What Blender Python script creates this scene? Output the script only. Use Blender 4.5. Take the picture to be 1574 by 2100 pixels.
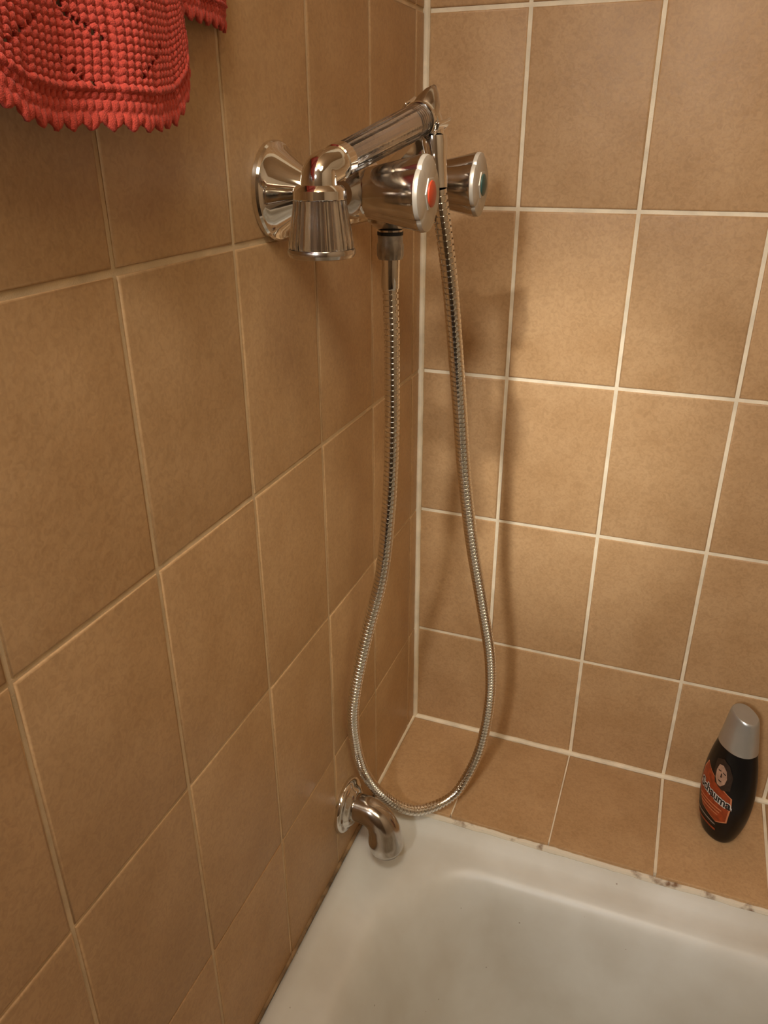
import bpy, bmesh, math, random
import numpy as np
from mathutils import Vector, Matrix

# ------------------------------------------------------------------ camera, light, exposure
scene = bpy.context.scene
col = scene.collection
for o in list(bpy.data.objects):
    bpy.data.objects.remove(o)
random.seed(7)
rng = np.random.default_rng(7)

cam_data = bpy.data.cameras.new('camera')
cam_data.sensor_fit = 'VERTICAL'
cam_data.sensor_height = 36.0
cam_data.lens = 36.0 * 1597.3 / 2100.0
cam_data.clip_start = 0.01
cam = bpy.data.objects.new('camera', cam_data)
col.objects.link(cam)
X = (0.93354390, 0.35844775, -0.00331692)
Y = (-0.14981342, 0.39854805, 0.90482893)
Z = (0.32565584, -0.84420061, 0.42576238)
cam.matrix_world = Matrix(((X[0], Y[0], Z[0], 0.316876),
                           (X[1], Y[1], Z[1], -0.954015),
                           (X[2], Y[2], Z[2], 0.836116), (0, 0, 0, 1)))
scene.camera = cam

world = bpy.data.worlds.new('room_air')
scene.world = world
world.use_nodes = True
world.node_tree.nodes['Background'].inputs[0].default_value = (1.0, 0.85, 0.66, 1)
world.node_tree.nodes['Background'].inputs[1].default_value = 0.02

def lamp(name, loc, power, radius, colour):
    d = bpy.data.lights.new(name, 'POINT')
    d.energy = power
    d.shadow_soft_size = radius
    d.color = colour
    o = bpy.data.objects.new(name, d)
    o.location = loc
    col.objects.link(o)
    return o
lamp('ceiling_lamp_light', (0.34, -1.25, 1.78), 25.0, 0.12, (1.0, 0.97, 0.90))
def spot(name, loc, target, power, radius, colour, angle, blend):
    d = bpy.data.lights.new(name, 'SPOT')
    d.energy = power; d.shadow_soft_size = radius; d.color = colour
    d.spot_size = math.radians(angle); d.spot_blend = blend
    o = bpy.data.objects.new(name, d)
    o.location = loc
    o.rotation_euler = (Vector(target) - Vector(loc)).to_track_quat('-Z', 'Y').to_euler()
    col.objects.link(o)
spot('wall_spot_light', (0.14, -1.62, 1.22), (0.46, 0.0, 0.42), 41.0, 0.05, (1.0, 0.99, 0.96), 51, 1.0)
spot('added_patch_light', (0.10, -1.45, 1.70), (0.195, 0.0, 0.49), 82.0, 0.03, (1.0, 0.99, 0.93), 14, 1.0)  # added narrow spot, imitates the bright patch on the back wall
spot('added_left_wall_fill', (0.75, -1.15, 1.55), (0.0, -0.24, 0.37), 36.0, 0.28, (1.0, 0.88, 0.60), 25, 1.0)  # added warm fill from the right, brightens the left wall near the corner

vs = scene.view_settings
vs.view_transform = 'Standard'
vs.look = 'None'
vs.exposure = 0.0
vs.gamma = 1.0
vs.use_curve_mapping = False

# ------------------------------------------------------------------ materials
def new_mat(name):
    m = bpy.data.materials.new(name)
    m.use_nodes = True
    nt = m.node_tree
    return m, nt, nt.nodes['Principled BSDF']

def simple(name, colour, rough=0.5, metal=0.0, bump=0.0, bscale=400.0, var=0.0, vscale=60.0, **kw):
    m, nt, b = new_mat(name)
    b.inputs['Base Color'].default_value = (*colour, 1)
    b.inputs['Roughness'].default_value = rough
    b.inputs['Metallic'].default_value = metal
    for k, v in kw.items():
        b.inputs[k.replace('_', ' ')].default_value = v
    geo = nt.nodes.new('ShaderNodeNewGeometry')
    if var > 0:
        n = nt.nodes.new('ShaderNodeTexNoise')
        n.inputs['Scale'].default_value = vscale
        n.inputs['Detail'].default_value = 5
        nt.links.new(geo.outputs['Position'], n.inputs['Vector'])
        r = nt.nodes.new('ShaderNodeValToRGB')
        r.color_ramp.elements[0].position = 0.3
        r.color_ramp.elements[1].position = 0.7
        r.color_ramp.elements[0].color = (*[c * (1 - var) for c in colour], 1)
        r.color_ramp.elements[1].color = (*[min(1, c * (1 + var * 0.6)) for c in colour], 1)
        nt.links.new(n.outputs['Fac'], r.inputs['Fac'])
        nt.links.new(r.outputs['Color'], b.inputs['Base Color'])
    if bump > 0:
        n2 = nt.nodes.new('ShaderNodeTexNoise')
        n2.inputs['Scale'].default_value = bscale
        n2.inputs['Detail'].default_value = 3
        nt.links.new(geo.outputs['Position'], n2.inputs['Vector'])
        bp = nt.nodes.new('ShaderNodeBump')
        bp.inputs['Strength'].default_value = bump
        bp.inputs['Distance'].default_value = 0.001
        nt.links.new(n2.outputs['Fac'], bp.inputs['Height'])
        nt.links.new(bp.outputs['Normal'], b.inputs['Normal'])
    return m

def tile_material():
    m, nt, b = new_mat('glazed_tile')
    L = nt.links
    geo = nt.nodes.new('ShaderNodeNewGeometry')
    oi = nt.nodes.new('ShaderNodeObjectInfo')
    mul = nt.nodes.new('ShaderNodeMath'); mul.operation = 'MULTIPLY'; mul.inputs[1].default_value = 9.0
    L.new(oi.outputs['Random'], mul.inputs[0])
    add = nt.nodes.new('ShaderNodeVectorMath'); add.operation = 'ADD'
    L.new(geo.outputs['Position'], add.inputs[0]); L.new(mul.outputs[0], add.inputs[1])
    big = nt.nodes.new('ShaderNodeTexNoise'); big.inputs['Scale'].default_value = 16; big.inputs['Detail'].default_value = 4
    L.new(add.outputs[0], big.inputs['Vector'])
    r1 = nt.nodes.new('ShaderNodeValToRGB')
    r1.color_ramp.elements[0].position = 0.32; r1.color_ramp.elements[0].color = (0.47, 0.285, 0.136, 1)
    r1.color_ramp.elements[1].position = 0.68; r1.color_ramp.elements[1].color = (0.54, 0.342, 0.174, 1)
    L.new(big.outputs['Fac'], r1.inputs['Fac'])
    fle = nt.nodes.new('ShaderNodeTexNoise'); fle.inputs['Scale'].default_value = 190; fle.inputs['Detail'].default_value = 3
    fle.inputs['Distortion'].default_value = 1.2
    L.new(add.outputs[0], fle.inputs['Vector'])
    r2 = nt.nodes.new('ShaderNodeValToRGB')
    r2.color_ramp.elements[0].position = 0.33; r2.color_ramp.elements[0].color = (0.70, 0.66, 0.62, 1)
    r2.color_ramp.elements[1].position = 0.60; r2.color_ramp.elements[1].color = (1.03, 1.03, 1.03, 1)
    L.new(fle.outputs['Fac'], r2.inputs['Fac'])
    mx = nt.nodes.new('ShaderNodeMix'); mx.data_type = 'RGBA'; mx.blend_type = 'MULTIPLY'
    mx.inputs['Factor'].default_value = 0.42
    L.new(r1.outputs['Color'], mx.inputs[6]); L.new(r2.outputs['Color'], mx.inputs[7])
    hs = nt.nodes.new('ShaderNodeHueSaturation')
    mp = nt.nodes.new('ShaderNodeMapRange'); mp.inputs['To Min'].default_value = 0.95; mp.inputs['To Max'].default_value = 1.05
    L.new(oi.outputs['Random'], mp.inputs['Value']); L.new(mp.outputs['Result'], hs.inputs['Value'])
    L.new(mx.outputs[2], hs.inputs['Color']); L.new(hs.outputs['Color'], b.inputs['Base Color'])
    mr = nt.nodes.new('ShaderNodeMapRange'); mr.inputs['To Min'].default_value = 0.36; mr.inputs['To Max'].default_value = 0.50
    L.new(fle.outputs['Fac'], mr.inputs['Value']); L.new(mr.outputs['Result'], b.inputs['Roughness'])
    b.inputs['Specular IOR Level'].default_value = 0.28
    bn = nt.nodes.new('ShaderNodeTexNoise'); bn.inputs['Scale'].default_value = 160; bn.inputs['Detail'].default_value = 2
    L.new(add.outputs[0], bn.inputs['Vector'])
    bp = nt.nodes.new('ShaderNodeBump'); bp.inputs['Strength'].default_value = 0.35; bp.inputs['Distance'].default_value = 0.0008
    L.new(bn.outputs['Fac'], bp.inputs['Height']); L.new(bp.outputs['Normal'], b.inputs['Normal'])
    return m

def enamel_material():
    m, nt, b = new_mat('tub_enamel')
    L = nt.links
    geo = nt.nodes.new('ShaderNodeNewGeometry')
    n = nt.nodes.new('ShaderNodeTexNoise'); n.inputs['Scale'].default_value = 6; n.inputs['Detail'].default_value = 5
    L.new(geo.outputs['Position'], n.inputs['Vector'])
    r = nt.nodes.new('ShaderNodeValToRGB')
    r.color_ramp.elements[0].position = 0.30; r.color_ramp.elements[0].color = (0.60, 0.58, 0.51, 1)
    r.color_ramp.elements[1].position = 0.65; r.color_ramp.elements[1].color = (0.79, 0.81, 0.77, 1)
    L.new(n.outputs['Fac'], r.inputs['Fac'])
    v = nt.nodes.new('ShaderNodeTexVoronoi'); v.inputs['Scale'].default_value = 38; v.inputs['Randomness'].default_value = 1
    L.new(geo.outputs['Position'], v.inputs['Vector'])
    r2 = nt.nodes.new('ShaderNodeValToRGB')
    r2.color_ramp.elements[0].position = 0.022; r2.color_ramp.elements[0].color = (0.35, 0.27, 0.20, 1)
    r2.color_ramp.elements[1].position = 0.050; r2.color_ramp.elements[1].color = (1, 1, 1, 1)
    L.new(v.outputs['Distance'], r2.inputs['Fac'])
    mx = nt.nodes.new('ShaderNodeMix'); mx.data_type = 'RGBA'; mx.blend_type = 'MULTIPLY'; mx.inputs['Factor'].default_value = 0.8
    L.new(r.outputs['Color'], mx.inputs[6]); L.new(r2.outputs['Color'], mx.inputs[7])
    L.new(mx.outputs[2], b.inputs['Base Color'])
    b.inputs['Roughness'].default_value = 0.36
    return m

def sealant_material():
    m, nt, b = new_mat('old_sealant')
    L = nt.links
    geo = nt.nodes.new('ShaderNodeNewGeometry')
    n = nt.nodes.new('ShaderNodeTexNoise'); n.inputs['Scale'].default_value = 45; n.inputs['Detail'].default_value = 6
    L.new(geo.outputs['Position'], n.inputs['Vector'])
    r = nt.nodes.new('ShaderNodeValToRGB')
    r.color_ramp.elements[0].position = 0.34; r.color_ramp.elements[0].color = (0.22, 0.12, 0.06, 1)
    r.color_ramp.elements[1].position = 0.46; r.color_ramp.elements[1].color = (0.74, 0.66, 0.52, 1)
    L.new(n.outputs['Fac'], r.inputs['Fac']); L.new(r.outputs['Color'], b.inputs['Base Color'])
    b.inputs['Roughness'].default_value = 0.6
    return m

M = {}
M['tile'] = tile_material()
M['grout'] = simple('grout', (0.84, 0.73, 0.54), 0.85, var=0.18, vscale=35, bump=0.3, bscale=900)
M['grout_aged'] = simple('aged_grout', (0.66, 0.50, 0.31), 0.85, var=0.2, vscale=35, bump=0.3, bscale=900)
M['enamel'] = enamel_material()
M['sealant'] = sealant_material()
M['dirt_sealant'] = simple('stained_joint', (0.30, 0.19, 0.09), 0.7, var=0.6, vscale=50)
M['plaster'] = simple('painted_plaster', (0.48, 0.33, 0.19), 0.8, var=0.06, vscale=8)
M['light_plaster'] = simple('pale_plaster', (0.62, 0.52, 0.38), 0.7, var=0.06, vscale=8)
M['dark_plaster'] = simple('brown_plaster', (0.20, 0.14, 0.085), 0.7, var=0.1, vscale=8)
M['dark_floor'] = simple('floor_tile', (0.07, 0.05, 0.035), 0.5, var=0.2, vscale=14)
M['chrome'] = simple('chrome', (0.78, 0.76, 0.73), 0.07, 1.0, var=0.05, vscale=30)
M['chrome_worn'] = simple('worn_chrome', (0.54, 0.50, 0.46), 0.15, 1.0, var=0.12, vscale=90)
M['grip_metal'] = simple('satin_metal', (0.72, 0.66, 0.60), 0.34, 0.9, var=0.08, vscale=90)
M['hose_metal'] = simple('hose_chrome', (0.80, 0.77, 0.72), 0.12, 1.0, var=0.05, vscale=60)
M['nut_metal'] = simple('limescaled_metal', (0.42, 0.39, 0.35), 0.42, 0.8, var=0.25, vscale=200)
M['clear'] = simple('clear_plastic', (0.93, 0.90, 0.86), 0.10, 0.0, bump=0.1, bscale=300, Transmission_Weight=1.0, IOR=1.46)
M['cap_plate'] = simple('knob_plate', (0.47, 0.41, 0.33), 0.34, 0.30, var=0.1, vscale=120)
M['red_dot'] = simple('red_marker', (0.50, 0.055, 0.018), 0.35, var=0.1)
M['blue_dot'] = simple('green_blue_marker', (0.02, 0.065, 0.055), 0.35, var=0.1)
M['rubber'] = simple('black_rubber', (0.012, 0.012, 0.012), 0.6, var=0.1)
M['bottle_black'] = simple('black_bottle_plastic', (0.004, 0.0036, 0.004), 0.30, var=0.1, Specular_IOR_Level=0.3)
M['silver_cap'] = simple('silver_cap_plastic', (0.50, 0.50, 0.48), 0.34, 0.75, var=0.05, bump=0.05)
M['orange_print'] = simple('orange_print', (0.34, 0.052, 0.011), 0.45, var=0.35, vscale=150)
M['orange_edge'] = simple('pale_orange_print', (0.60, 0.22, 0.10), 0.45, var=0.1)
M['white_print'] = simple('white_print', (0.72, 0.68, 0.62), 0.45, var=0.05)
M['black_print'] = simple('black_print', (0.004, 0.004, 0.006), 0.45, var=0.05)
M['skin_print'] = simple('skin_tone_print', (0.46, 0.28, 0.19), 0.45, var=0.25, vscale=180)
M['hair_print'] = simple('dark_hair_print', (0.026, 0.013, 0.008), 0.45, var=0.4, vscale=260)
M['grey_print'] = simple('grey_print', (0.28, 0.25, 0.22), 0.45, var=0.3, vscale=400)
M['knit'] = simple('coral_yarn', (0.58, 0.062, 0.036), 0.9, bump=0.5, bscale=1500, var=0.16, vscale=500, Sheen_Weight=0.12)

# ------------------------------------------------------------------ helpers
def tag(o, label, cat=None, group=None, kind=None):
    o['label'] = label
    if cat: o['category'] = cat
    if group: o['group'] = group
    if kind: o['kind'] = kind
    return o

def empty(name, loc):
    o = bpy.data.objects.new(name, None)
    o.empty_display_size = 0.02
    o.location = loc
    col.objects.link(o)
    return o

def root_loc(o):
    v = Vector((0, 0, 0))
    while o is not None:
        v = v + o.location
        o = o.parent
    return v

def make(name, geo, mat, parent=None, smooth=True, angle=35, origin=None):
    """geo = (verts, faces) in room coordinates"""
    verts, faces = geo
    off = root_loc(parent) if parent is not None else Vector(origin or (0, 0, 0))
    me = bpy.data.meshes.new(name)
    va = np.asarray(verts, float) - np.array(off)
    me.from_pydata(va.tolist(), [], [tuple(f) for f in faces])
    bm = bmesh.new(); bm.from_mesh(me)
    bmesh.ops.recalc_face_normals(bm, faces=bm.faces)
    bm.to_mesh(me); bm.free()
    me.materials.append(mat)
    if smooth:
        me.polygons.foreach_set('use_smooth', [True] * len(me.polygons))
        me.set_sharp_from_angle(angle=math.radians(angle))
    me.update()
    o = bpy.data.objects.new(name, me)
    col.objects.link(o)
    if parent is not None:
        o.parent = parent
    else:
        o.location = off
    return o

def frame(axis):
    a = Vector(axis).normalized()
    h = Vector((0, 0, 1)) if abs(a.z) < 0.9 else Vector((1, 0, 0))
    u = a.cross(h).normalized()
    return a, u, a.cross(u).normalized()

def lathe(profile, origin, axis, segs=40, rf=None):
    a, u, w = frame(axis)
    o = Vector(origin)
    V, F, rings = [], [], []
    for (r, t) in profile:
        if r < 1e-6:
            V.append(tuple(o + a * t)); rings.append([len(V) - 1])
        else:
            ids = []
            for k in range(segs):
                th = 2 * math.pi * k / segs
                rr = r * (rf(th, t) if rf else 1.0)
                V.append(tuple(o + a * t + (u * math.cos(th) + w * math.sin(th)) * rr)); ids.append(len(V) - 1)
            rings.append(ids)
    for A, B in zip(rings[:-1], rings[1:]):
        for k in range(segs):
            k2 = (k + 1) % segs
            if len(A) == 1 and len(B) == 1: continue
            if len(A) == 1: F.append((A[0], B[k], B[k2]))
            elif len(B) == 1: F.append((A[k], A[k2], B[0]))
            else: F.append((A[k], A[k2], B[k2], B[k]))
    return V, F

def spline(pts, step):
    """Catmull-Rom through pts, resampled evenly"""
    P = [np.array(q, float) for q in pts]
    P = [2 * P[0] - P[1]] + P + [2 * P[-1] - P[-2]]
    out = []
    for i in range(1, len(P) - 2):
        for t in np.linspace(0, 1, 40, endpoint=False):
            a, b, c, d = P[i - 1:i + 3]
            out.append(0.5 * ((2 * b) + (-a + c) * t + (2 * a - 5 * b + 4 * c - d) * t ** 2 + (-a + 3 * b - 3 * c + d) * t ** 3))
    out.append(P[-2])
    out = np.array(out)
    s = np.concatenate([[0], np.cumsum(np.linalg.norm(np.diff(out, axis=0), axis=1))])
    n = max(2, int(round(s[-1] / step)) + 1)
    si = np.linspace(0, s[-1], n)
    return np.stack([np.interp(si, s, out[:, k]) for k in range(3)], 1)

def sweep(path, radius, segs=16, caps=True):
    path = np.asarray(path, float)
    n = len(path)
    T = np.gradient(path, axis=0)
    T /= np.linalg.norm(T, axis=1)[:, None]
    _, u, _ = frame(T[0])
    u = np.array(u)
    V, F = [], []
    th = np.linspace(0, 2 * math.pi, segs, endpoint=False)
    for i in range(n):
        u = u - T[i] * (u @ T[i]); u /= np.linalg.norm(u)
        w = np.cross(T[i], u)
        r = radius[i] if hasattr(radius, '__len__') else radius
        for a in th:
            V.append(tuple(path[i] + (u * math.cos(a) + w * math.sin(a)) * r))
    for i in range(n - 1):
        for k in range(segs):
            k2 = (k + 1) % segs
            F.append((i * segs + k, i * segs + k2, (i + 1) * segs + k2, (i + 1) * segs + k))
    if caps:
        F.append(tuple(range(segs))[::-1]); F.append(tuple((n - 1) * segs + k for k in range(segs)))
    return V, F

def box(x0, x1, y0, y1, z0, z1):
    V = [(x, y, z) for x in (x0, x1) for y in (y0, y1) for z in (z0, z1)]
    F = [(0, 1, 3, 2), (4, 6, 7, 5), (0, 4, 5, 1), (2, 3, 7, 6), (0, 2, 6, 4), (1, 5, 7, 3)]
    return V, F

def add_bevel(o, w, seg=2):
    b = o.modifiers.new('bevel', 'BEVEL'); b.width = w; b.segments = seg; b.limit_method = 'ANGLE'
    return o

def join(*geos):
    V, F = [], []
    for v, f in geos:
        n = len(V)
        V += list(v); F += [tuple(i + n for i in q) for q in f]
    return V, F

# ------------------------------------------------------------------ room shell
W, H = 0.13442, 0.20
ROW0 = 0.1692                       # height of the lowest full tile joint above the ledge
AR, AL = 0.1156, 0.1658             # first full joints from the corner
GJ = 0.0044                         # joint width
REC = 0.0012                        # joint recess
RX, RY, ZF, ZC = 1.70, -2.1, -0.58, 1.95

wall_left = make('wall_left', box(-0.12, -REC, RY, 0.12, ZF, ZC), M['grout_aged'], smooth=False)
tag(wall_left, 'left wall of upright orange-brown tiles carrying the mixer tap and spout', kind='structure')
wall_back = make('wall_back', box(-REC, RX, REC, 0.12, ZF, ZC), M['grout'], smooth=False)
tag(wall_back, 'right-hand wall of upright beige-brown tiles behind the ledge', kind='structure')
for nm, g, mt, lb in (
        ('wall_right', box(RX, RX + 0.1, RY, 0.12, ZF, ZC), 'light_plaster', 'plain painted side wall beyond the tub'),
        ('wall_front', box(-0.12, RX + 0.1, RY - 0.1, RY, ZF, ZC), 'dark_plaster', 'plain painted wall behind the viewer'),
        ('floor', box(-0.12, RX + 0.1, RY - 0.1, 0.12, ZF - 0.1, ZF), 'dark_floor', 'dark bathroom floor beside the tub'),
        ('ceiling', box(-0.12, RX + 0.1, RY - 0.1, 0.12, ZC, ZC + 0.1), 'plaster', 'plain painted bathroom ceiling')):
    tag(make(nm, g, M[mt], smooth=False), lb, kind='structure')

LEDGE_Y = -0.1815
RIM_Z = -0.012
ledge = make('trim_1', box(0.0, RX, LEDGE_Y + 0.004, 0.0, ZF, -REC), M['grout'], smooth=False)
tag(ledge, 'low tiled ledge between the right-hand wall and the bathtub', kind='structure')

tile_cache = {}
def tile_mesh(w, h):
    key = (round(w, 4), round(h, 4))
    if key in tile_cache: return tile_cache[key]
    V = []
    for (i, z) in ((0.0, -0.007), (0.0, -0.0011), (0.0005, -0.0003), (0.0022, 0.0)):
        a, b = w / 2 - i, h / 2 - i
        V += [(-a, -b, z), (a, -b, z), (a, b, z), (-a, b, z)]
    F = [(3, 2, 1, 0), (12, 13, 14, 15)]
    for k in range(3):
        for j in range(4):
            j2 = (j + 1) % 4
            F.append((k * 4 + j, k * 4 + j2, k * 4 + 4 + j2, k * 4 + 4 + j))
    me = bpy.data.meshes.new('tile')
    me.from_pydata(V, [], F)
    me.materials.append(M['tile'])
    me.polygons.foreach_set('use_smooth', [True] * len(me.polygons))
    me.set_sharp_from_angle(angle=math.radians(50))
    me.update()
    tile_cache[key] = me
    return me

def place_tile(parent, centre, ex, ey, ez, w, h):
    me = tile_mesh(w, h)
    o = bpy.data.objects.new('tile', me)
    tx, ty = rng.normal(0, 0.0016, 2)
    ez = (Vector(ez) + Vector(ex) * tx + Vector(ey) * ty).normalized()
    ey = ez.cross(Vector(ex)).normalized(); ex = ey.cross(ez)
    c = Vector(centre)
    mw = Matrix(((ex.x, ey.x, ez.x, c.x), (ex.y, ey.y, ez.y, c.y), (ex.z, ey.z, ez.z, c.z), (0, 0, 0, 1)))
    o.parent = parent
    o.matrix_local = mw
    col.objects.link(o)
    return o

rows = [(-0.020, ROW0)] + [(ROW0 + k * H, ROW0 + (k + 1) * H) for k in range(7)]
g = GJ / 2
# left wall (faces +x): columns run from the corner towards the viewer
JL = {0.169: 0.0008, 0.369: 0.0013, 0.569: 0.0019}       # the lower joints are tighter on this wall
edges = [0.0, AL - W] + [AL + k * W for k in range(0, 10)]
for a, b in zip(edges[:-1], edges[1:]):
    for (z0, z1) in rows:
        gv = 0.0019
        w = (b - a) - (gv + 0.002 if a == 0 else 2 * gv)
        c = -((a + 0.002 + b - gv) / 2 if a == 0 else (a + b) / 2)
        lo, hi = JL.get(round(z0, 3), g), JL.get(round(z1, 3), g)
        place_tile(wall_left, (0, c, (z0 + lo + z1 - hi) / 2), (0, 1, 0), (0, 0, 1), (1, 0, 0), w, z1 - z0 - lo - hi)
# back wall (faces -y)
edges_b = [0.0] + [AR + k * W for k in range(0, 10)]
for a, b in zip(edges_b[:-1], edges_b[1:]):
    for i, (z0, z1) in enumerate(rows):
        if i == 0: z0 = 0.001
        w = (b - a) - (g + 0.004 if a == 0 else 2 * g)
        c = (a + 0.004 + b - g) / 2 if a == 0 else (a + b) / 2
        place_tile(wall_back, (c, 0, (z0 + z1) / 2), (1, 0, 0), (0, 0, 1), (0, -1, 0), w, z1 - z0 - 2 * g)
# ledge (faces +z)
for a, b in zip(edges_b[:-1], edges_b[1:]):
    gl = 0.0009 if a < 0.30 else 0.0019
    gr = 0.0009 if b < 0.30 else 0.0019
    if a == 0: gl = 0.003
    w = (b - a) - gl - gr
    c = (a + gl + b - gr) / 2
    place_tile(ledge, (c, (LEDGE_Y - 0.005) / 2, 0), (1, 0, 0), (0, 1, 0), (0, 0, 1), w, -LEDGE_Y - 0.005)
# mortar fillets in the inner corners
path = [(0.0016, -0.0016, z) for z in np.linspace(0.0, 1.55, 60)]
make('corner_joint', sweep(np.array(path) + rng.normal(0, 0.0002, (60, 3)) * (1, 1, 0), 0.0046, 10), M['grout'], wall_back)
path = [(x, -0.0010, 0.0005) for x in np.linspace(0.002, 1.3, 80)]
make('corner_joint', sweep(np.array(path) + rng.normal(0, 0.0003, (80, 3)) * (0, 1, 1), 0.0042, 10), M['grout'], ledge)
path = [(0.0004, y, 0.0003) for y in np.linspace(-0.003, LEDGE_Y, 30)]
make('corner_joint', sweep(np.array(path) + rng.normal(0, 0.0003, (30, 3)) * (1, 0, 1), 0.0026, 8), M['grout'], ledge)

# ------------------------------------------------------------------ bathtub
TX0, TX1, TY0, TY1 = 0.0015, 1.66, -0.905, -0.172
def rounded(x0, x1, y0, y1, r, z, n=8, m=10):
    pts = []
    for (cx, cy, a0) in ((x1 - r, y1 - r, 0), (x0 + r, y1 - r, 90), (x0 + r, y0 + r, 180), (x1 - r, y0 + r, 270)):
        arc = [(cx + r * math.cos(math.radians(a0 + 90 * k / n)), cy + r * math.sin(math.radians(a0 + 90 * k / n)), z) for k in range(n + 1)]
        if pts:
            p0, p1 = pts[-1], arc[0]
            pts += [tuple(p0[i] + (p1[i] - p0[i]) * k / m for i in range(3)) for k in range(1, m)]
        pts += arc
    p0, p1 = pts[-1], pts[0]
    pts += [tuple(p0[i] + (p1[i] - p0[i]) * k / m for i in range(3)) for k in range(1, m)]
    return pts
prof = [(0.0, 0.004, -0.060), (0.0, 0.005, -0.0165), (0.002, 0.006, -0.0125), (0.007, 0.008, -0.0100), (0.016, 0.012, -0.0092), (0.024, 0.018, -0.0112),
        (0.032, 0.028, -0.0165), (0.041, 0.045, -0.0195), (0.052, 0.070, -0.0205), (0.060, 0.090, -0.0218), (0.067, 0.103, -0.0260), (0.073, 0.111, -0.0340),
        (0.079, 0.116, -0.0480), (0.088, 0.121, -0.0900), (0.102, 0.126, -0.170), (0.121, 0.130, -0.260),
        (0.142, 0.135, -0.330), (0.175, 0.140, -0.380), (0.220, 0.135, -0.405), (0.285, 0.075, -0.412)]
V, F, prev = [], [], None
for (ins, r, z) in prof:
    base = len(V)
    lx = ins * (1.0 + (0.5 if z < -0.03 else 0.0) * min(1, (-z - 0.03) / 0.2))
    loop = rounded(TX0 + lx, TX1 - ins * 1.3, TY0 + ins, TY1 - ins, r, z)
    V += loop; n = len(loop)
    if prev is not None:
        F += [(prev + k, prev + (k + 1) % n, base + (k + 1) % n, base + k) for k in range(n)]
    prev = base
F.append(tuple(prev + k for k in range(n)))
tub = empty('bathtub', (TX0, TY1, ZF))
tag(tub, 'white enamelled bathtub below the ledge, with stained rim', 'bathtub')
shell = make('tub_shell', (V, F), M['enamel'], tub, angle=180)
# outer apron of the tub on the room side, down to the floor
ap = make('apron', box(TX0, TX1, TY0, TY0 + 0.03, ZF, -0.05), M['enamel'], tub, smooth=False)
n = 260
xs = np.linspace(0.004, 1.3, n)
wob = np.convolve(rng.normal(0, 1, n + 8), np.ones(5) / 5, 'valid')[:n]
pth = np.stack([xs, LEDGE_Y - 0.0015 + 0.0008 * wob, np.full(n, -0.0082) + 0.0008 * np.roll(wob, 17)], 1)
make('sealant_bead', sweep(pth, 0.0046 + 0.0010 * np.roll(wob, 40), 8), M['sealant'], tub)
n = 160
ys = np.linspace(LEDGE_Y - 0.002, -0.90, n)
wob = np.convolve(rng.normal(0, 1, n + 8), np.ones(7) / 7, 'valid')[:n]
pth = np.stack([0.0008 + 0.0006 * wob, ys, np.full(n, -0.0115)], 1)
make('sealant_bead', sweep(pth, 0.0028 + 0.0006 * np.roll(wob, 30), 8), M['dirt_sealant'], tub)['label'] = 'brown stained joint along the left wall'

# ------------------------------------------------------------------ two-handle mixer tap
MZ, YH, YC, YM, BX = 0.804, -0.369, -0.219, -0.294, 0.066
mixer = empty('mixer_tap', (0.0, YM, MZ))
tag(mixer, 'chrome two-handle mixer tap with red and blue-green markers on the left wall', 'tap')
for yy in (YH, YC):
    ro = [(0.0, -0.001), (0.0350, -0.001), (0.0366, 0.0006), (0.0366, 0.0040), (0.0354, 0.0058), (0.0335, 0.0068), (0.0300, 0.0105),
          (0.0255, 0.0160), (0.0212, 0.0215), (0.0172, 0.0270), (0.0142, 0.0315), (0.0130, 0.0340), (0.0, 0.0340)]
    make('rosette', lathe(ro, (0, yy, MZ), (1, 0, 0), 56), M['chrome'], mixer, angle=28)
    make('union_nut', lathe([(0.0, 0.030), (0.0140, 0.030), (0.0148, 0.032), (0.0148, 0.043), (0.0138, 0.046), (0.0125, 0.050), (0.0125, 0.062), (0, 0.062)],
                            (0, yy, MZ), (1, 0, 0), 24), M['chrome'], mixer)
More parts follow.
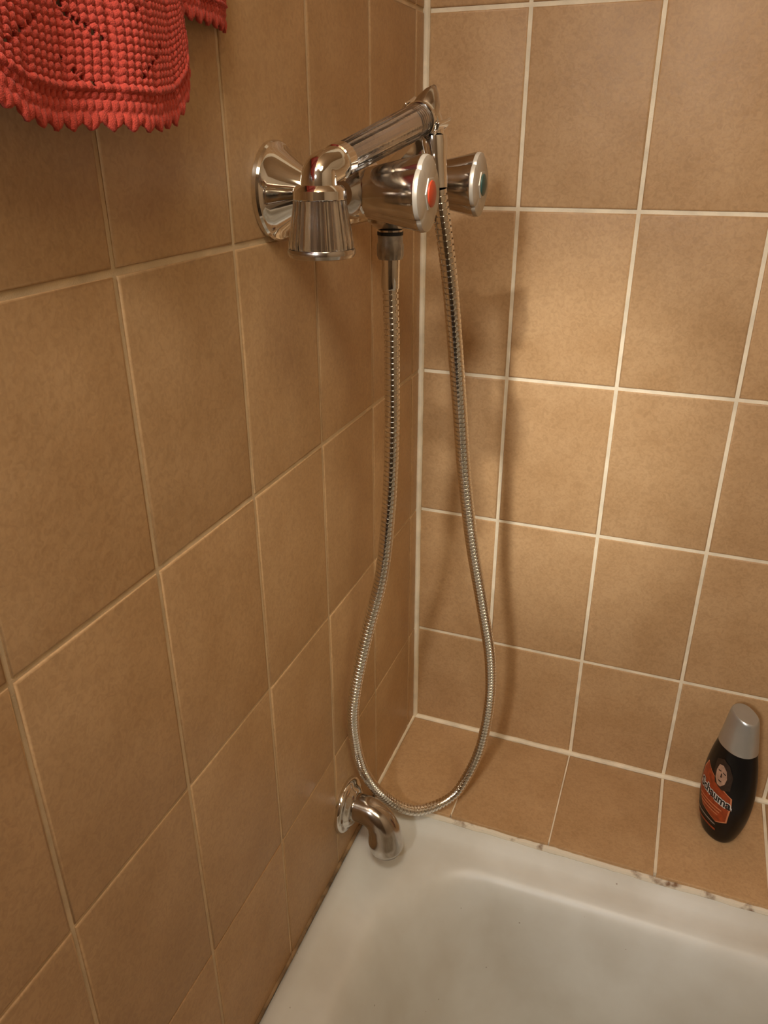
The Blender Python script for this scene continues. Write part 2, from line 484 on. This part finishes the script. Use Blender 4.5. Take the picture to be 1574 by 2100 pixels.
# body: bar along the wall, swelling at the valve housings
bar = [(0.0, -0.098), (0.010, -0.098), (0.0155, -0.093), (0.0185, -0.084), (0.0190, -0.075), (0.0180, -0.064), (0.0150, -0.052), (0.0138, -0.036),
       (0.0150, -0.020), (0.0175, -0.010), (0.0182, 0.0)]
bar = bar + [(r, -t) for r, t in bar[-2::-1]]
make('body', lathe(bar, (BX, YM, MZ), (0, 1, 0), 40), M['chrome_worn'], mixer)
def lobes(n, depth, t0, t1):
    def f(th, t):
        k = min(1.0, max(0.0, (t - t0) / (t1 - t0)))
        c = abs(math.sin(n * th / 2 + math.pi / 2)) ** 0.42
        return 1.0 - depth * (0.25 + 0.75 * k) * (1.0 - c)
    return f
for yy, mk, lb in ((YH, 'red_dot', 'hot side handle with a red marker'), (YC, 'blue_dot', 'cold side handle with a dark blue-green marker')):
    make('valve_neck', lathe([(0, 0.070), (0.0175, 0.070), (0.0182, 0.073), (0.0182, 0.080), (0.0165, 0.083), (0.0150, 0.088), (0, 0.088)], (0, yy, MZ), (1, 0, 0), 32), M['chrome'], mixer)
    kp = [(0.0, 0.0765), (0.0150, 0.0765), (0.0168, 0.0775), (0.0178, 0.0800), (0.0200, 0.0900), (0.0224, 0.1020), (0.0248, 0.1130), (0.0270, 0.1220), (0.0271, 0.1236), (0.0, 0.1235)]
    kn = make('handle', lathe(kp, (0, yy, MZ), (1, 0, 0), 96, lobes(4, 0.10, 0.082, 0.118)), M['chrome_worn'], mixer, angle=30)
    kn['label'] = lb
    pl = make('face_plate', lathe([(0, 0.1235), (0.0266, 0.1235), (0.0268, 0.1245), (0.0262, 0.1268), (0.0225, 0.1282), (0.0, 0.1284)], (0, yy, MZ), (1, 0, 0), 96,
                                  lobes(4, 0.10, 0.082, 0.118)), M['cap_plate'], kn, angle=30)
    make('marker_ring', lathe([(0, 0.1280), (0.0125, 0.1280), (0.0122, 0.1291), (0.0105, 0.1294), (0, 0.1292)], (0, yy, MZ), (1, 0, 0), 6), M['cap_plate'], kn, angle=20)
    make('marker', lathe([(0, 0.1288), (0.0096, 0.1288), (0.0090, 0.1302), (0.0060, 0.1312), (0, 0.1315)], (0, yy, MZ), (1, 0, 0), 28), M[mk], kn)
# lower hose outlet
make('outlet', lathe([(0, -0.010), (0.0160, -0.010), (0.0190, -0.016), (0.0200, -0.0215), (0.0190, -0.0270), (0.0150, -0.0300), (0.0105, -0.0330), (0.0105, -0.0375), (0, -0.0375)],
                     (BX + 0.003, YM, MZ), (0, 0, 1), 32), M['chrome_worn'], mixer)
make('washer', lathe([(0, -0.0345), (0.0112, -0.0345), (0.0112, -0.0372), (0, -0.0372)], (BX + 0.003, YM, MZ), (0, 0, 1), 28), M['rubber'], mixer)

# ------------------------------------------------------------------ hand shower geometry (needed for the cradle)
HD0 = Vector((0.0815, -0.4270, 0.8262))       # where the grip leaves the neck
HD1 = Vector((0.0955, -0.2990, 0.8545))       # far end of the grip
HDIR = (HD1 - HD0).normalized()
HEAD = Vector((0.0748, -0.4440, 0.0))

# cradle: stem from the body and an open fork around the handset's end
stem = spline([(BX + 0.002, YM, MZ + 0.010), (BX + 0.015, YM, MZ + 0.022), (BX + 0.028, YM + 0.002, MZ + 0.036), (BX + 0.031, YM + 0.003, MZ + 0.043)], 0.003)
st = make('cradle_stem', sweep(stem, np.linspace(0.0085, 0.0075, len(stem)), 6), M['chrome'], mixer, angle=30)
def fork():
    c = HD1 + HDIR * 0.0075
    a, u, w = frame(HDIR)
    up = (Vector((0, 0, 1)) - HDIR * HDIR.z).normalized()
    side = HDIR.cross(up).normalized()
    V, F = [], []
    ths = np.linspace(math.radians(-228), math.radians(-8), 26)
    for i, th in enumerate(ths):
        k = abs((i / 25.0) * 2 - 1)
        lip = 0.0028 * max(0, k - 0.65) / 0.35
        d = side * math.cos(th) + up * math.sin(th)
        for (r, t) in ((0.0148, -0.0075), (0.0148 + lip * 0.6, 0.0115 + lip), (0.0172 + lip * 0.6, 0.0115 + lip), (0.0172, -0.0075)):
            V.append(tuple(c + d * r + HDIR * t))
    for i in range(25):
        for j in range(4):
            j2 = (j + 1) % 4
            F.append((i * 4 + j, i * 4 + j2, i * 4 + 4 + j2, i * 4 + 4 + j))
    F += [(0, 1, 2, 3), (103, 102, 101, 100)]
    return V, F
ck = make('cradle_fork', fork(), M['chrome'], mixer, angle=40)
add_bevel(ck, 0.0008, 2)

# ------------------------------------------------------------------ hand shower
hs = empty('hand_shower', (HEAD.x, HEAD.y, 0.7655))
tag(hs, 'chrome and clear fluted plastic hand shower resting in the mixer cradle', 'hand shower')
hx, hy = HEAD.x, HEAD.y
def flute(n, depth):
    return lambda th, t: 1.0 - depth * (0.5 - 0.5 * math.cos(n * th))
# neck: elbow from the head top to the grip
neck = spline([(hx, hy, 0.806), (hx, hy, 0.8165), (hx + 0.0010, hy + 0.0035, 0.8215), tuple(HD0 - HDIR * 0.004), tuple(HD0 + HDIR * 0.003)], 0.0014)
nr = np.interp(np.linspace(0, 1, len(neck)), [0, 0.25, 0.5, 0.75, 1.0], [0.0125, 0.0122, 0.0118, 0.0110, 0.0108])
make('neck', sweep(neck, nr, 28), M['chrome'], hs, angle=60)
make('neck_collar', lathe([(0, -0.004), (0.0110, -0.004), (0.0118, -0.003), (0.0118, 0.006), (0.0110, 0.007), (0, 0.007)], HD0, HDIR, 32), M['chrome'], hs)
GL = (HD1 - HD0).length
core = make('grip_core', lathe([(0, 0.002), (0.0080, 0.002), (0.0088, GL * 0.5), (0.0094, GL - 0.002), (0, GL - 0.002)], HD0, HDIR, 32), M['grip_metal'], hs)
gp = [(0.0088, 0.005), (0.0108, 0.005), (0.0112, 0.008), (0.0122, GL * 0.5), (0.0128, GL - 0.020), (0.0128, GL - 0.004), (0.0122, GL - 0.002), (0.0098, GL - 0.002), (0.0092, GL * 0.5), (0.0088, 0.005)]
make('grip_shell', lathe(gp, HD0, HDIR, 84, lambda th, t: 1 - 0.08 * (0.5 - 0.5 * math.cos(14 * th)) * (1 if t < GL - 0.022 else 0.15)), M['clear'], hs, angle=50)
for k in range(5):
    make('grip_thread', lathe([(0.0094, 0), (0.0107, 0.0006), (0.0094, 0.0012)], HD0 + HDIR * (GL - 0.019 + k * 0.0032), HDIR, 32), M['chrome_worn'], hs)
make('end_ring', lathe([(0, -0.002), (0.0132, -0.002), (0.0137, -0.001), (0.0137, 0.001), (0.0132, 0.002), (0.0137, 0.0035), (0.0132, 0.0050), (0.0118, 0.0056), (0, 0.0056)], HD1, HDIR, 40), M['chrome'], hs, angle=25)
e0 = HD1 + HDIR * 0.004
tail = spline([tuple(e0), tuple(HD1 + HDIR * 0.012), (0.1010, -0.2890, 0.8530), (0.1030, -0.2885, 0.8480), (0.1045, -0.2900, 0.8420)], 0.0014)
make('connector', sweep(tail, np.linspace(0.0122, 0.0086, len(tail)), 24), M['chrome'], hs, angle=60)
make('back_tip', lathe([(0, 0.0), (0.0105, 0.0), (0.0115, 0.006), (0.0100, 0.013), (0.0060, 0.021), (0.0015, 0.0265), (0, 0.0268)],
                       HD1 + HDIR * 0.006, (0.22, 0.42, 0.88), 28), M['chrome_worn'], hs, angle=60)
# bell head
make('head_collar', lathe([(0, 0.8125), (0.0150, 0.8125), (0.0172, 0.8105), (0.0180, 0.8090), (0.0182, 0.8040), (0.0178, 0.8035), (0, 0.8035)], (hx, hy, 0), (0, 0, 1), 48), M['chrome'], hs, angle=25)
make('head_core', lathe([(0, 0.8030), (0.0152, 0.8030), (0.0152, 0.799), (0.0165, 0.790), (0.0185, 0.773), (0.0185, 0.7705), (0, 0.7705)], (hx, hy, 0), (0, 0, 1), 72,
                        flute(15, 0.20)), M['chrome'], hs, angle=50)
make('head_shell', lathe([(0.0158, 0.8030), (0.0182, 0.8030), (0.0186, 0.7985), (0.0205, 0.788), (0.0226, 0.7755), (0.0226, 0.7725), (0.0196, 0.7725), (0.0196, 0.7755), (0.0178, 0.788), (0.0158, 0.8030)],
                         (hx, hy, 0), (0, 0, 1), 108, flute(18, 0.035)), M['clear'], hs, angle=50)
rim = make('head_rim', lathe([(0, 0.7722), (0.0228, 0.7722), (0.0234, 0.7708), (0.0234, 0.7690), (0.0222, 0.7668), (0.0198, 0.7660), (0.0190, 0.7668), (0, 0.7668)],
                             (hx, hy, 0), (0, 0, 1), 56), M['chrome_worn'], hs, angle=25)
make('spray_face', lathe([(0, 0.7672), (0.0188, 0.7672), (0.0180, 0.7658), (0, 0.7655)], (hx, hy, 0), (0, 0, 1), 40), M['rubber'], hs)

# ------------------------------------------------------------------ metal shower hose
HOSE = [(0.0690, -0.294, 0.7235), (0.0697, -0.294, 0.700), (0.0705, -0.294, 0.6755), (0.0706, -0.294, 0.582), (0.0662, -0.292, 0.503), (0.0577, -0.290, 0.4271), (0.0396, -0.289, 0.3487),
        (0.0219, -0.286, 0.2614), (0.0140, -0.274, 0.1914), (0.0160, -0.250, 0.108), (0.0351, -0.222, 0.0431), (0.0712, -0.205, 0.0160),
        (0.1096, -0.172, 0.0199), (0.1273, -0.152, 0.046), (0.1418, -0.138, 0.0952), (0.1494, -0.136, 0.1705), (0.1487, -0.148, 0.2487), (0.1396, -0.170, 0.339),
        (0.1302, -0.195, 0.4285), (0.1248, -0.222, 0.5213), (0.1231, -0.243, 0.5967), (0.1204, -0.262, 0.6726), (0.1172, -0.277, 0.7352), (0.1125, -0.288, 0.7837), (0.1093, -0.2920, 0.8080)]
hose = empty('shower_hose', (0.0712, -0.205, 0.0))
tag(hose, 'ribbed chrome shower hose hanging in a long loop from the mixer', 'hose')
PITCH = 0.0051
hf = spline(HOSE, PITCH / 50)
pick = np.array([0, 6, 9, 25, 41, 44])
ids = (np.arange(0, len(hf) // 50)[:, None] * 50 + pick[None, :]).ravel()
hr = np.tile([0.0058, 0.0058, 0.0071, 0.00716, 0.0071, 0.0058], len(hf) // 50)
make('hose_coil', sweep(hf[ids], hr, 24), M['hose_metal'], hose, angle=30)
top = (BX + 0.003, YM, 0)
make('hose_nut', lathe([(0, 0.768), (0.0104, 0.768), (0.0108, 0.767), (0.0108, 0.7605), (0.0116, 0.7590), (0.0116, 0.7500), (0.0104, 0.7470), (0, 0.7470)], top, (0, 0, 1), 60,
                       lambda th, t: 1 - 0.035 * (0.5 - 0.5 * math.cos(20 * th)) * (1 if t < 0.760 else 0)), M['nut_metal'], hose, angle=25)
make('ferrule', lathe([(0, 0.7475), (0.0087, 0.7475), (0.0083, 0.7440), (0.0081, 0.7230), (0.0074, 0.7215), (0, 0.7215)], top, (0, 0, 1), 32), M['chrome'], hose, angle=25)
fe = Vector((0.1093, -0.2920, 0.8080)); fd = (Vector((0.1048, -0.2905, 0.8425)) - fe)
make('ferrule', lathe([(0, -0.004), (0.0080, -0.004), (0.0084, 0.000), (0.0092, 0.018), (0.0108, fd.length - 0.004), (0.0104, fd.length), (0, fd.length)], fe, fd, 32), M['chrome'], hose, angle=25)

# ------------------------------------------------------------------ bath spout
sy, sz = -0.2745, 0.069
spout = empty('bath_spout', (0.0, sy, sz))
tag(spout, 'short curved chrome bath spout low on the left wall over the tub', 'spout')
make('flange', lathe([(0, -0.001), (0.0335, -0.001), (0.0356, 0.0008), (0.0358, 0.0040), (0.0346, 0.0068), (0.0322, 0.0082), (0.0295, 0.0086), (0.0275, 0.0098), (0.0250, 0.0128), (0.0225, 0.0148), (0.0195, 0.0156), (0, 0.0156)],
                     (0, sy, sz), (1, 0, 0), 56), M['chrome'], spout, angle=60)
sp = spline([(0.008, sy, sz), (0.022, sy, sz + 0.0005), (0.036, sy - 0.001, sz - 0.001), (0.048, sy - 0.002, sz - 0.009), (0.0545, sy - 0.003, sz - 0.022), (0.0570, sy - 0.004, sz - 0.037), (0.0575, sy - 0.004, sz - 0.050)], 0.0016)
sr = np.interp(np.linspace(0, 1, len(sp)), [0, 0.2, 0.4, 0.55, 0.7, 0.85, 0.95, 1.0], [0.0178, 0.0178, 0.0182, 0.0192, 0.0208, 0.0226, 0.0222, 0.0200])
make('spout_tube', sweep(sp, sr, 40), M['chrome_worn'], spout, angle=60)
make('outlet_ring', lathe([(0, 0.004), (0.0190, 0.004), (0.0196, -0.001), (0.0190, -0.003), (0.0175, -0.002), (0, -0.002)], tuple(sp[-1]), (0, 0, 1), 40), M['nut_metal'], spout)

# ------------------------------------------------------------------ shampoo bottle
bt = Vector((0.65, -0.76, 0)).normalized()
bn = Vector((-0.76, -0.65, 0)).normalized()
BASE = Vector((0.4580, -0.080, 0.0))
BP = [(0.000, 0.0200, 0.0150), (0.0015, 0.0222, 0.0168), (0.006, 0.0252, 0.0188), (0.015, 0.0290, 0.0208), (0.030, 0.0335, 0.0232), (0.048, 0.0370, 0.0248), (0.068, 0.0388, 0.0256),
      (0.090, 0.0386, 0.0254), (0.110, 0.0364, 0.0244), (0.128, 0.0328, 0.0230), (0.142, 0.0290, 0.0216), (0.156, 0.0250, 0.0200)]
BP = [(z, a * 0.94, b * 0.95) for z, a, b in BP]
def ab(z):
    zs = [q[0] for q in BP]
    return float(np.interp(z, zs, [q[1] for q in BP])), float(np.interp(z, zs, [q[2] for q in BP]))
EXPO = 2.25
def ring(a, b, z, n=64, tilt=0.0):
    out = []
    for k in range(n):
        th = 2 * math.pi * k / n
        c, s = math.cos(th), math.sin(th)
        x = a * math.copysign(abs(c) ** (2 / EXPO), c); y = b * math.copysign(abs(s) ** (2 / EXPO), s)
        out.append(tuple(BASE + bt * x + bn * y + Vector((0, 0, z + tilt * x))))
    return out
def loft(rings, cap0=True, cap1=True):
    V, F = [], []
    n = len(rings[0])
    for r in rings: V += r
    for i in range(len(rings) - 1):
        F += [(i * n + k, i * n + (k + 1) % n, (i + 1) * n + (k + 1) % n, (i + 1) * n + k) for k in range(n)]
    if cap0: F.append(tuple(range(n))[::-1])
    if cap1: F.append(tuple((len(rings) - 1) * n + k for k in range(n)))
    return V, F
bottle = empty('shampoo_bottle', tuple(BASE))
tag(bottle, 'black shampoo bottle with silver cap and orange label on the tiled ledge', 'bottle')
zz = np.linspace(0, 1, 40)
bz = [q[0] for q in BP]
zl = sorted(set(list(np.linspace(0.006, 0.149, 38)) + [0.0, 0.0007, 0.0015, 0.0030, 0.0045]))
# smooth the tables with a polynomial-free cubic resampling
def smooth_tab(j):
    P_ = spline([(q[0], q[j], 0) for q in BP], 0.0005)
    return P_[:, 0], P_[:, 1]
SA, SB = smooth_tab(1), smooth_tab(2)
def ab(z):
    return float(np.interp(z, *SA)), float(np.interp(z, *SB))
bb = make('bottle_body', loft([ring(*ab(z), z) for z in zl]), M['bottle_black'], bottle, angle=50)
capz = [(0.1490, 1.0), (0.1496, 1.012), (0.156, 0.975), (0.166, 0.915), (0.176, 0.850), (0.186, 0.785), (0.1945, 0.725), (0.1972, 0.690), (0.1985, 0.630)]
a0, b0 = ab(0.149)
rings = []
for i, (z, k) in enumerate(capz):
    t = max(0.0, (z - 0.165) / 0.033)
    rings.append(ring(a0 * k, b0 * (k * 0.92 + 0.08), z, tilt=-0.22 * t))
make('cap', loft(rings), M['silver_cap'], bottle, angle=32)['label'] = 'brushed silver flip cap'

def on_face(u, z, off):
    a, b = ab(max(0.0, min(0.155, z)))
    q = min(0.985, abs(u) / a)
    y = b * (1 - q ** EXPO) ** (1 / EXPO)
    return BASE + bt * u + bn * (y + off) + Vector((0, 0, z))
def decal(name, polys, mat, off, parent):
    """polys: list of 2-D outlines (u,z); sliced finely so they hug the curved bottle"""
    bm = bmesh.new()
    for poly in polys:
        bm.faces.new([bm.verts.new((u, z, 0)) for u, z in poly])
    return decal_bm(name, bm, mat, off, parent)
def decal_bm(name, bm, mat, off, parent):
    us = [v.co.x for v in bm.verts]; zs_ = [v.co.y for v in bm.verts]
    for axis, lo, hi in ((0, min(us), max(us)), (1, min(zs_), max(zs_))):
        n = int((hi - lo) / 0.003) + 1
        for k in range(1, n):
            c = [0, 0, 0]; c[axis] = lo + (hi - lo) * k / n
            d = [0, 0, 0]; d[axis] = 1
            bmesh.ops.bisect_plane(bm, geom=bm.verts[:] + bm.edges[:] + bm.faces[:], plane_co=c, plane_no=d)
    o0 = root_loc(parent)
    for v in bm.verts:
        v.co = on_face(v.co.x, v.co.y, off) - o0
    bmesh.ops.recalc_face_normals(bm, faces=bm.faces)
    me = bpy.data.meshes.new(name); bm.to_mesh(me); bm.free()
    me.materials.append(mat)
    o = bpy.data.objects.new(name, me); col.objects.link(o); o.parent = parent
    return o
def text_bm(s, size, off, u0, z0, slant=0.0, wide=1.0):
    cu = bpy.data.curves.new('print', 'FONT'); cu.body = s; cu.size = size; cu.offset = off; cu.resolution_u = 3
    cu.align_x = 'CENTER'; cu.align_y = 'CENTER'; cu.space_character = 0.98
    ob = bpy.data.objects.new('print', cu); col.objects.link(ob)
    dg = bpy.context.evaluated_depsgraph_get()
    me = bpy.data.meshes.new_from_object(ob.evaluated_get(dg))
    bm = bmesh.new(); bm.from_mesh(me)
    for v in bm.verts:
        v.co = Vector((u0 + v.co.x * wide, z0 + v.co.y + slant * v.co.x * wide, 0))
    bpy.data.objects.remove(ob); bpy.data.meshes.remove(me); bpy.data.curves.remove(cu)
    return bm

LZ = 0.078       # height of the lettering
sh_o = [(-0.0200, LZ + 0.036), (-0.0090, LZ + 0.028), (0.0260, LZ + 0.010), (0.0275, LZ - 0.004), (0.0255, LZ - 0.032), (0.0130, LZ - 0.040), (-0.0130, LZ - 0.032), (-0.0265, LZ - 0.010), (-0.0262, LZ + 0.022)]
decal('label_border', [sh_o], M['orange_edge'], 0.0002, bb)
cx_, cz_ = 0.0, LZ - 0.005
decal('label_shield', [[(cx_ + (u - cx_) * 0.945, cz_ + (z - cz_) * 0.965) for u, z in sh_o]], M['orange_print'], 0.0004, bb)
decal('portrait_hair', [[(-0.006, LZ + 0.052), (0.004, LZ + 0.058), (0.014, LZ + 0.053), (0.021, LZ + 0.040), (0.022, LZ + 0.020), (0.012, LZ + 0.014), (0.000, LZ + 0.018), (-0.006, LZ + 0.034)]], M['hair_print'], 0.0006, bb)
decal('portrait_face', [[(0.000, LZ + 0.047), (0.006, LZ + 0.049), (0.012, LZ + 0.044), (0.015, LZ + 0.034), (0.014, LZ + 0.025), (0.009, LZ + 0.018), (0.004, LZ + 0.018), (-0.001, LZ + 0.026), (-0.002, LZ + 0.037)]], M['skin_print'], 0.0008, bb)
decal('portrait_features', [[(0.0005, LZ + 0.0395), (0.005, LZ + 0.0402), (0.005, LZ + 0.0388), (0.001, LZ + 0.0380)], [(0.008, LZ + 0.0402), (0.0125, LZ + 0.0390), (0.012, LZ + 0.0376), (0.008, LZ + 0.0388)],
                            [(0.0035, LZ + 0.0262), (0.0095, LZ + 0.0260), (0.0080, LZ + 0.0242), (0.0050, LZ + 0.0242)],
                            [(0.0058, LZ + 0.037), (0.0070, LZ + 0.037), (0.0078, LZ + 0.031), (0.0055, LZ + 0.0305)]], M['hair_print'], 0.0009, bb)
decal_bm('lettering_outline', text_bm('Schauma', 0.0180, 0.0016, 0.0025, LZ, -0.10, 0.80), M['white_print'], 0.0010, bb)
decal_bm('lettering', text_bm('Schauma', 0.0180, 0.0005, 0.0025, LZ, -0.10, 0.80), M['black_print'], 0.0012, bb)
decal('small_print', [[(-0.020 + 0.002 * i, LZ - 0.0145 - 0.005 * i), (0.018 - 0.002 * i, LZ - 0.0155 - 0.005 * i), (0.018 - 0.002 * i, LZ - 0.0172 - 0.005 * i), (-0.020 + 0.002 * i, LZ - 0.0162 - 0.005 * i)] for i in range(3)],
      M['orange_edge'], 0.0006, bb)
decal('small_print', [[(-0.031, LZ - 0.0400), (0.012, LZ - 0.0440), (0.012, LZ - 0.0462), (-0.031, LZ - 0.0422)]], M['grey_print'], 0.0004, bb)
decal('small_print', [[(-0.030, LZ - 0.0495), (0.013, LZ - 0.0525), (0.013, LZ - 0.0560), (-0.030, LZ - 0.0530)]], M['orange_print'], 0.0004, bb)

# ------------------------------------------------------------------ knitted cloth
cloth = empty('knitted_cloth', (0.035, -0.60, 0.8464))
tag(cloth, 'coral lace-knit cloth with scalloped hem hanging before the left wall', 'cloth')
EDGE_Y = np.array([-0.82, -0.72, -0.6672, -0.6601, -0.6524, -0.6319, -0.6081, -0.5699, -0.5426, -0.5238, -0.5129, -0.5100])
EDGE_Z = np.array([0.868, 0.862, 0.8557, 0.8524, 0.8494, 0.8469, 0.8475, 0.8470, 0.8508, 0.8612, 0.8741, 0.8860])
# eyelets of the lace pattern: (y, z) on the cloth
HOLES = [(-0.6603, 0.8758), (-0.6556, 0.8783), (-0.6502, 0.8813), (-0.6454, 0.8838), (-0.6411, 0.8864), (-0.6213, 0.8943), (-0.6185, 0.8904), (-0.6154, 0.8889), (-0.6128, 0.8877), (-0.6087, 0.887), (-0.6052, 0.8846), (-0.6013, 0.8822), (-0.5781, 0.8967), (-0.5784, 0.8681), (-0.5737, 0.8715), (-0.5682, 0.8747), (-0.5634, 0.8777), (-0.5582, 0.8825), (-0.6245, 0.8727), (-0.6183, 0.8678), (-0.6139, 0.8653), (-0.6083, 0.8632)]
def knit_panel(y0, y1, xbase, zedge, ztop, step, holes, phase, fold):
    ys = np.arange(y0, y1 + 1e-9, step)
    ds = np.concatenate([np.arange(0, 0.085, step), np.linspace(0.085, ztop, 60)])
    YY, D = np.meshgrid(ys, ds)
    zb = zedge(YY)
    s = np.clip(D / 0.09, 0, 1); s = s * s * (3 - 2 * s)
    pic = 0.0112
    scal = ((1 - np.abs(((YY + phase) / pic % 1.0) * 2 - 1)) ** 0.9) * 0.0046 * np.clip(1 - D / 0.006, 0, 1)
    ZZ = zb * (1 - s) + 0.8464 * s + D - scal
    ps, pv = 0.0046, 0.0035
    a = (YY + 0.0007 * np.sin(D * 130)) / ps
    tri = np.abs((a % 1.0) * 2 - 1)
    v = D / pv
    stitch = np.abs(np.sin(np.pi * (v + 0.5 * tri))) ** 0.8
    rib = np.sqrt(np.clip(1 - (tri * 0.98) ** 2, 0, 1))
    body = 0.0013 * stitch * (0.35 + 0.65 * rib) + 0.0008 * rib
    # every sixth wale sits deep, like the gaps between the lace panels
    gap = np.exp(-(((YY + 0.003) / (ps * 6) % 1.0 - 0.5) / 0.07) ** 2)
    body = body - 0.0016 * gap
    border = 0.0014 * np.abs(np.sin(np.pi * (YY + phase) / 0.0043 + 1.2 * np.floor(D / 0.0047))) * (0.25 + 0.75 * np.abs(np.sin(np.pi * D / 0.0047)))
    k = np.clip((0.0140 - D) / 0.002, 0, 1)
    hgt = body * (1 - k) + border * k + 0.0011 * np.exp(-((D - 0.0145) / 0.0011) ** 2)
    hgt = hgt + rng.normal(0, 0.00010, hgt.shape)
    folds = fold * (0.0035 * np.sin(YY * 75 + 1.0) + 0.0030 * np.sin(YY * 31 + D * 14)) - 0.0007 * np.clip((YY - (y1 - 0.035)) / 0.035, 0, 1) ** 2 * 18
    XX = xbase + folds + hgt
    V = np.stack([XX, YY, ZZ], -1).reshape(-1, 3)
    nr_, nc = YY.shape
    idx = np.arange(nr_ * nc).reshape(nr_, nc)
    Q = np.stack([idx[:-1, :-1], idx[:-1, 1:], idx[1:, 1:], idx[1:, :-1]], -1).reshape(-1, 4)
    cen = V[Q].mean(1)
    keep = np.ones(len(Q), bool)
    for (hy_, hz_) in holes:
        keep &= ((cen[:, 1] - hy_) ** 2 + (cen[:, 2] - hz_) ** 2) > 0.00145 ** 2
    return V, Q[keep]
def fast_mesh(name, V, Q, mat, parent):
    me = bpy.data.meshes.new(name)
    V = V - np.array(root_loc(parent))
    me.vertices.add(len(V)); me.vertices.foreach_set('co', V.ravel())
    me.loops.add(Q.size); me.loops.foreach_set('vertex_index', Q.ravel().astype(np.int32))
    me.polygons.add(len(Q)); me.polygons.foreach_set('loop_start', np.arange(0, Q.size, 4, dtype=np.int32))
    me.update(calc_edges=True); me.validate()
    me.polygons.foreach_set('use_smooth', [True] * len(me.polygons))
    me.materials.append(mat)
    o = bpy.data.objects.new(name, me); col.objects.link(o); o.parent = parent
    so = o.modifiers.new('yarn_thickness', 'SOLIDIFY'); so.thickness = 0.0022; so.offset = 0
    return o
Vc, Qc = knit_panel(-0.80, -0.5100, 0.035, lambda y: np.interp(y, EDGE_Y, EDGE_Z), 0.36, 0.00072, HOLES, 0.0, 1.0)
fast_mesh('front_panel', Vc, Qc, M['knit'], cloth)
Vc, Qc = knit_panel(-0.560, -0.4300, 0.016, lambda y: 0.9075 + 0.0 * y, 0.30, 0.0009, [], 0.004, 0.4)
fast_mesh('back_panel', Vc, Qc, M['knit'], cloth)['label'] = 'rear layer showing past the right edge'
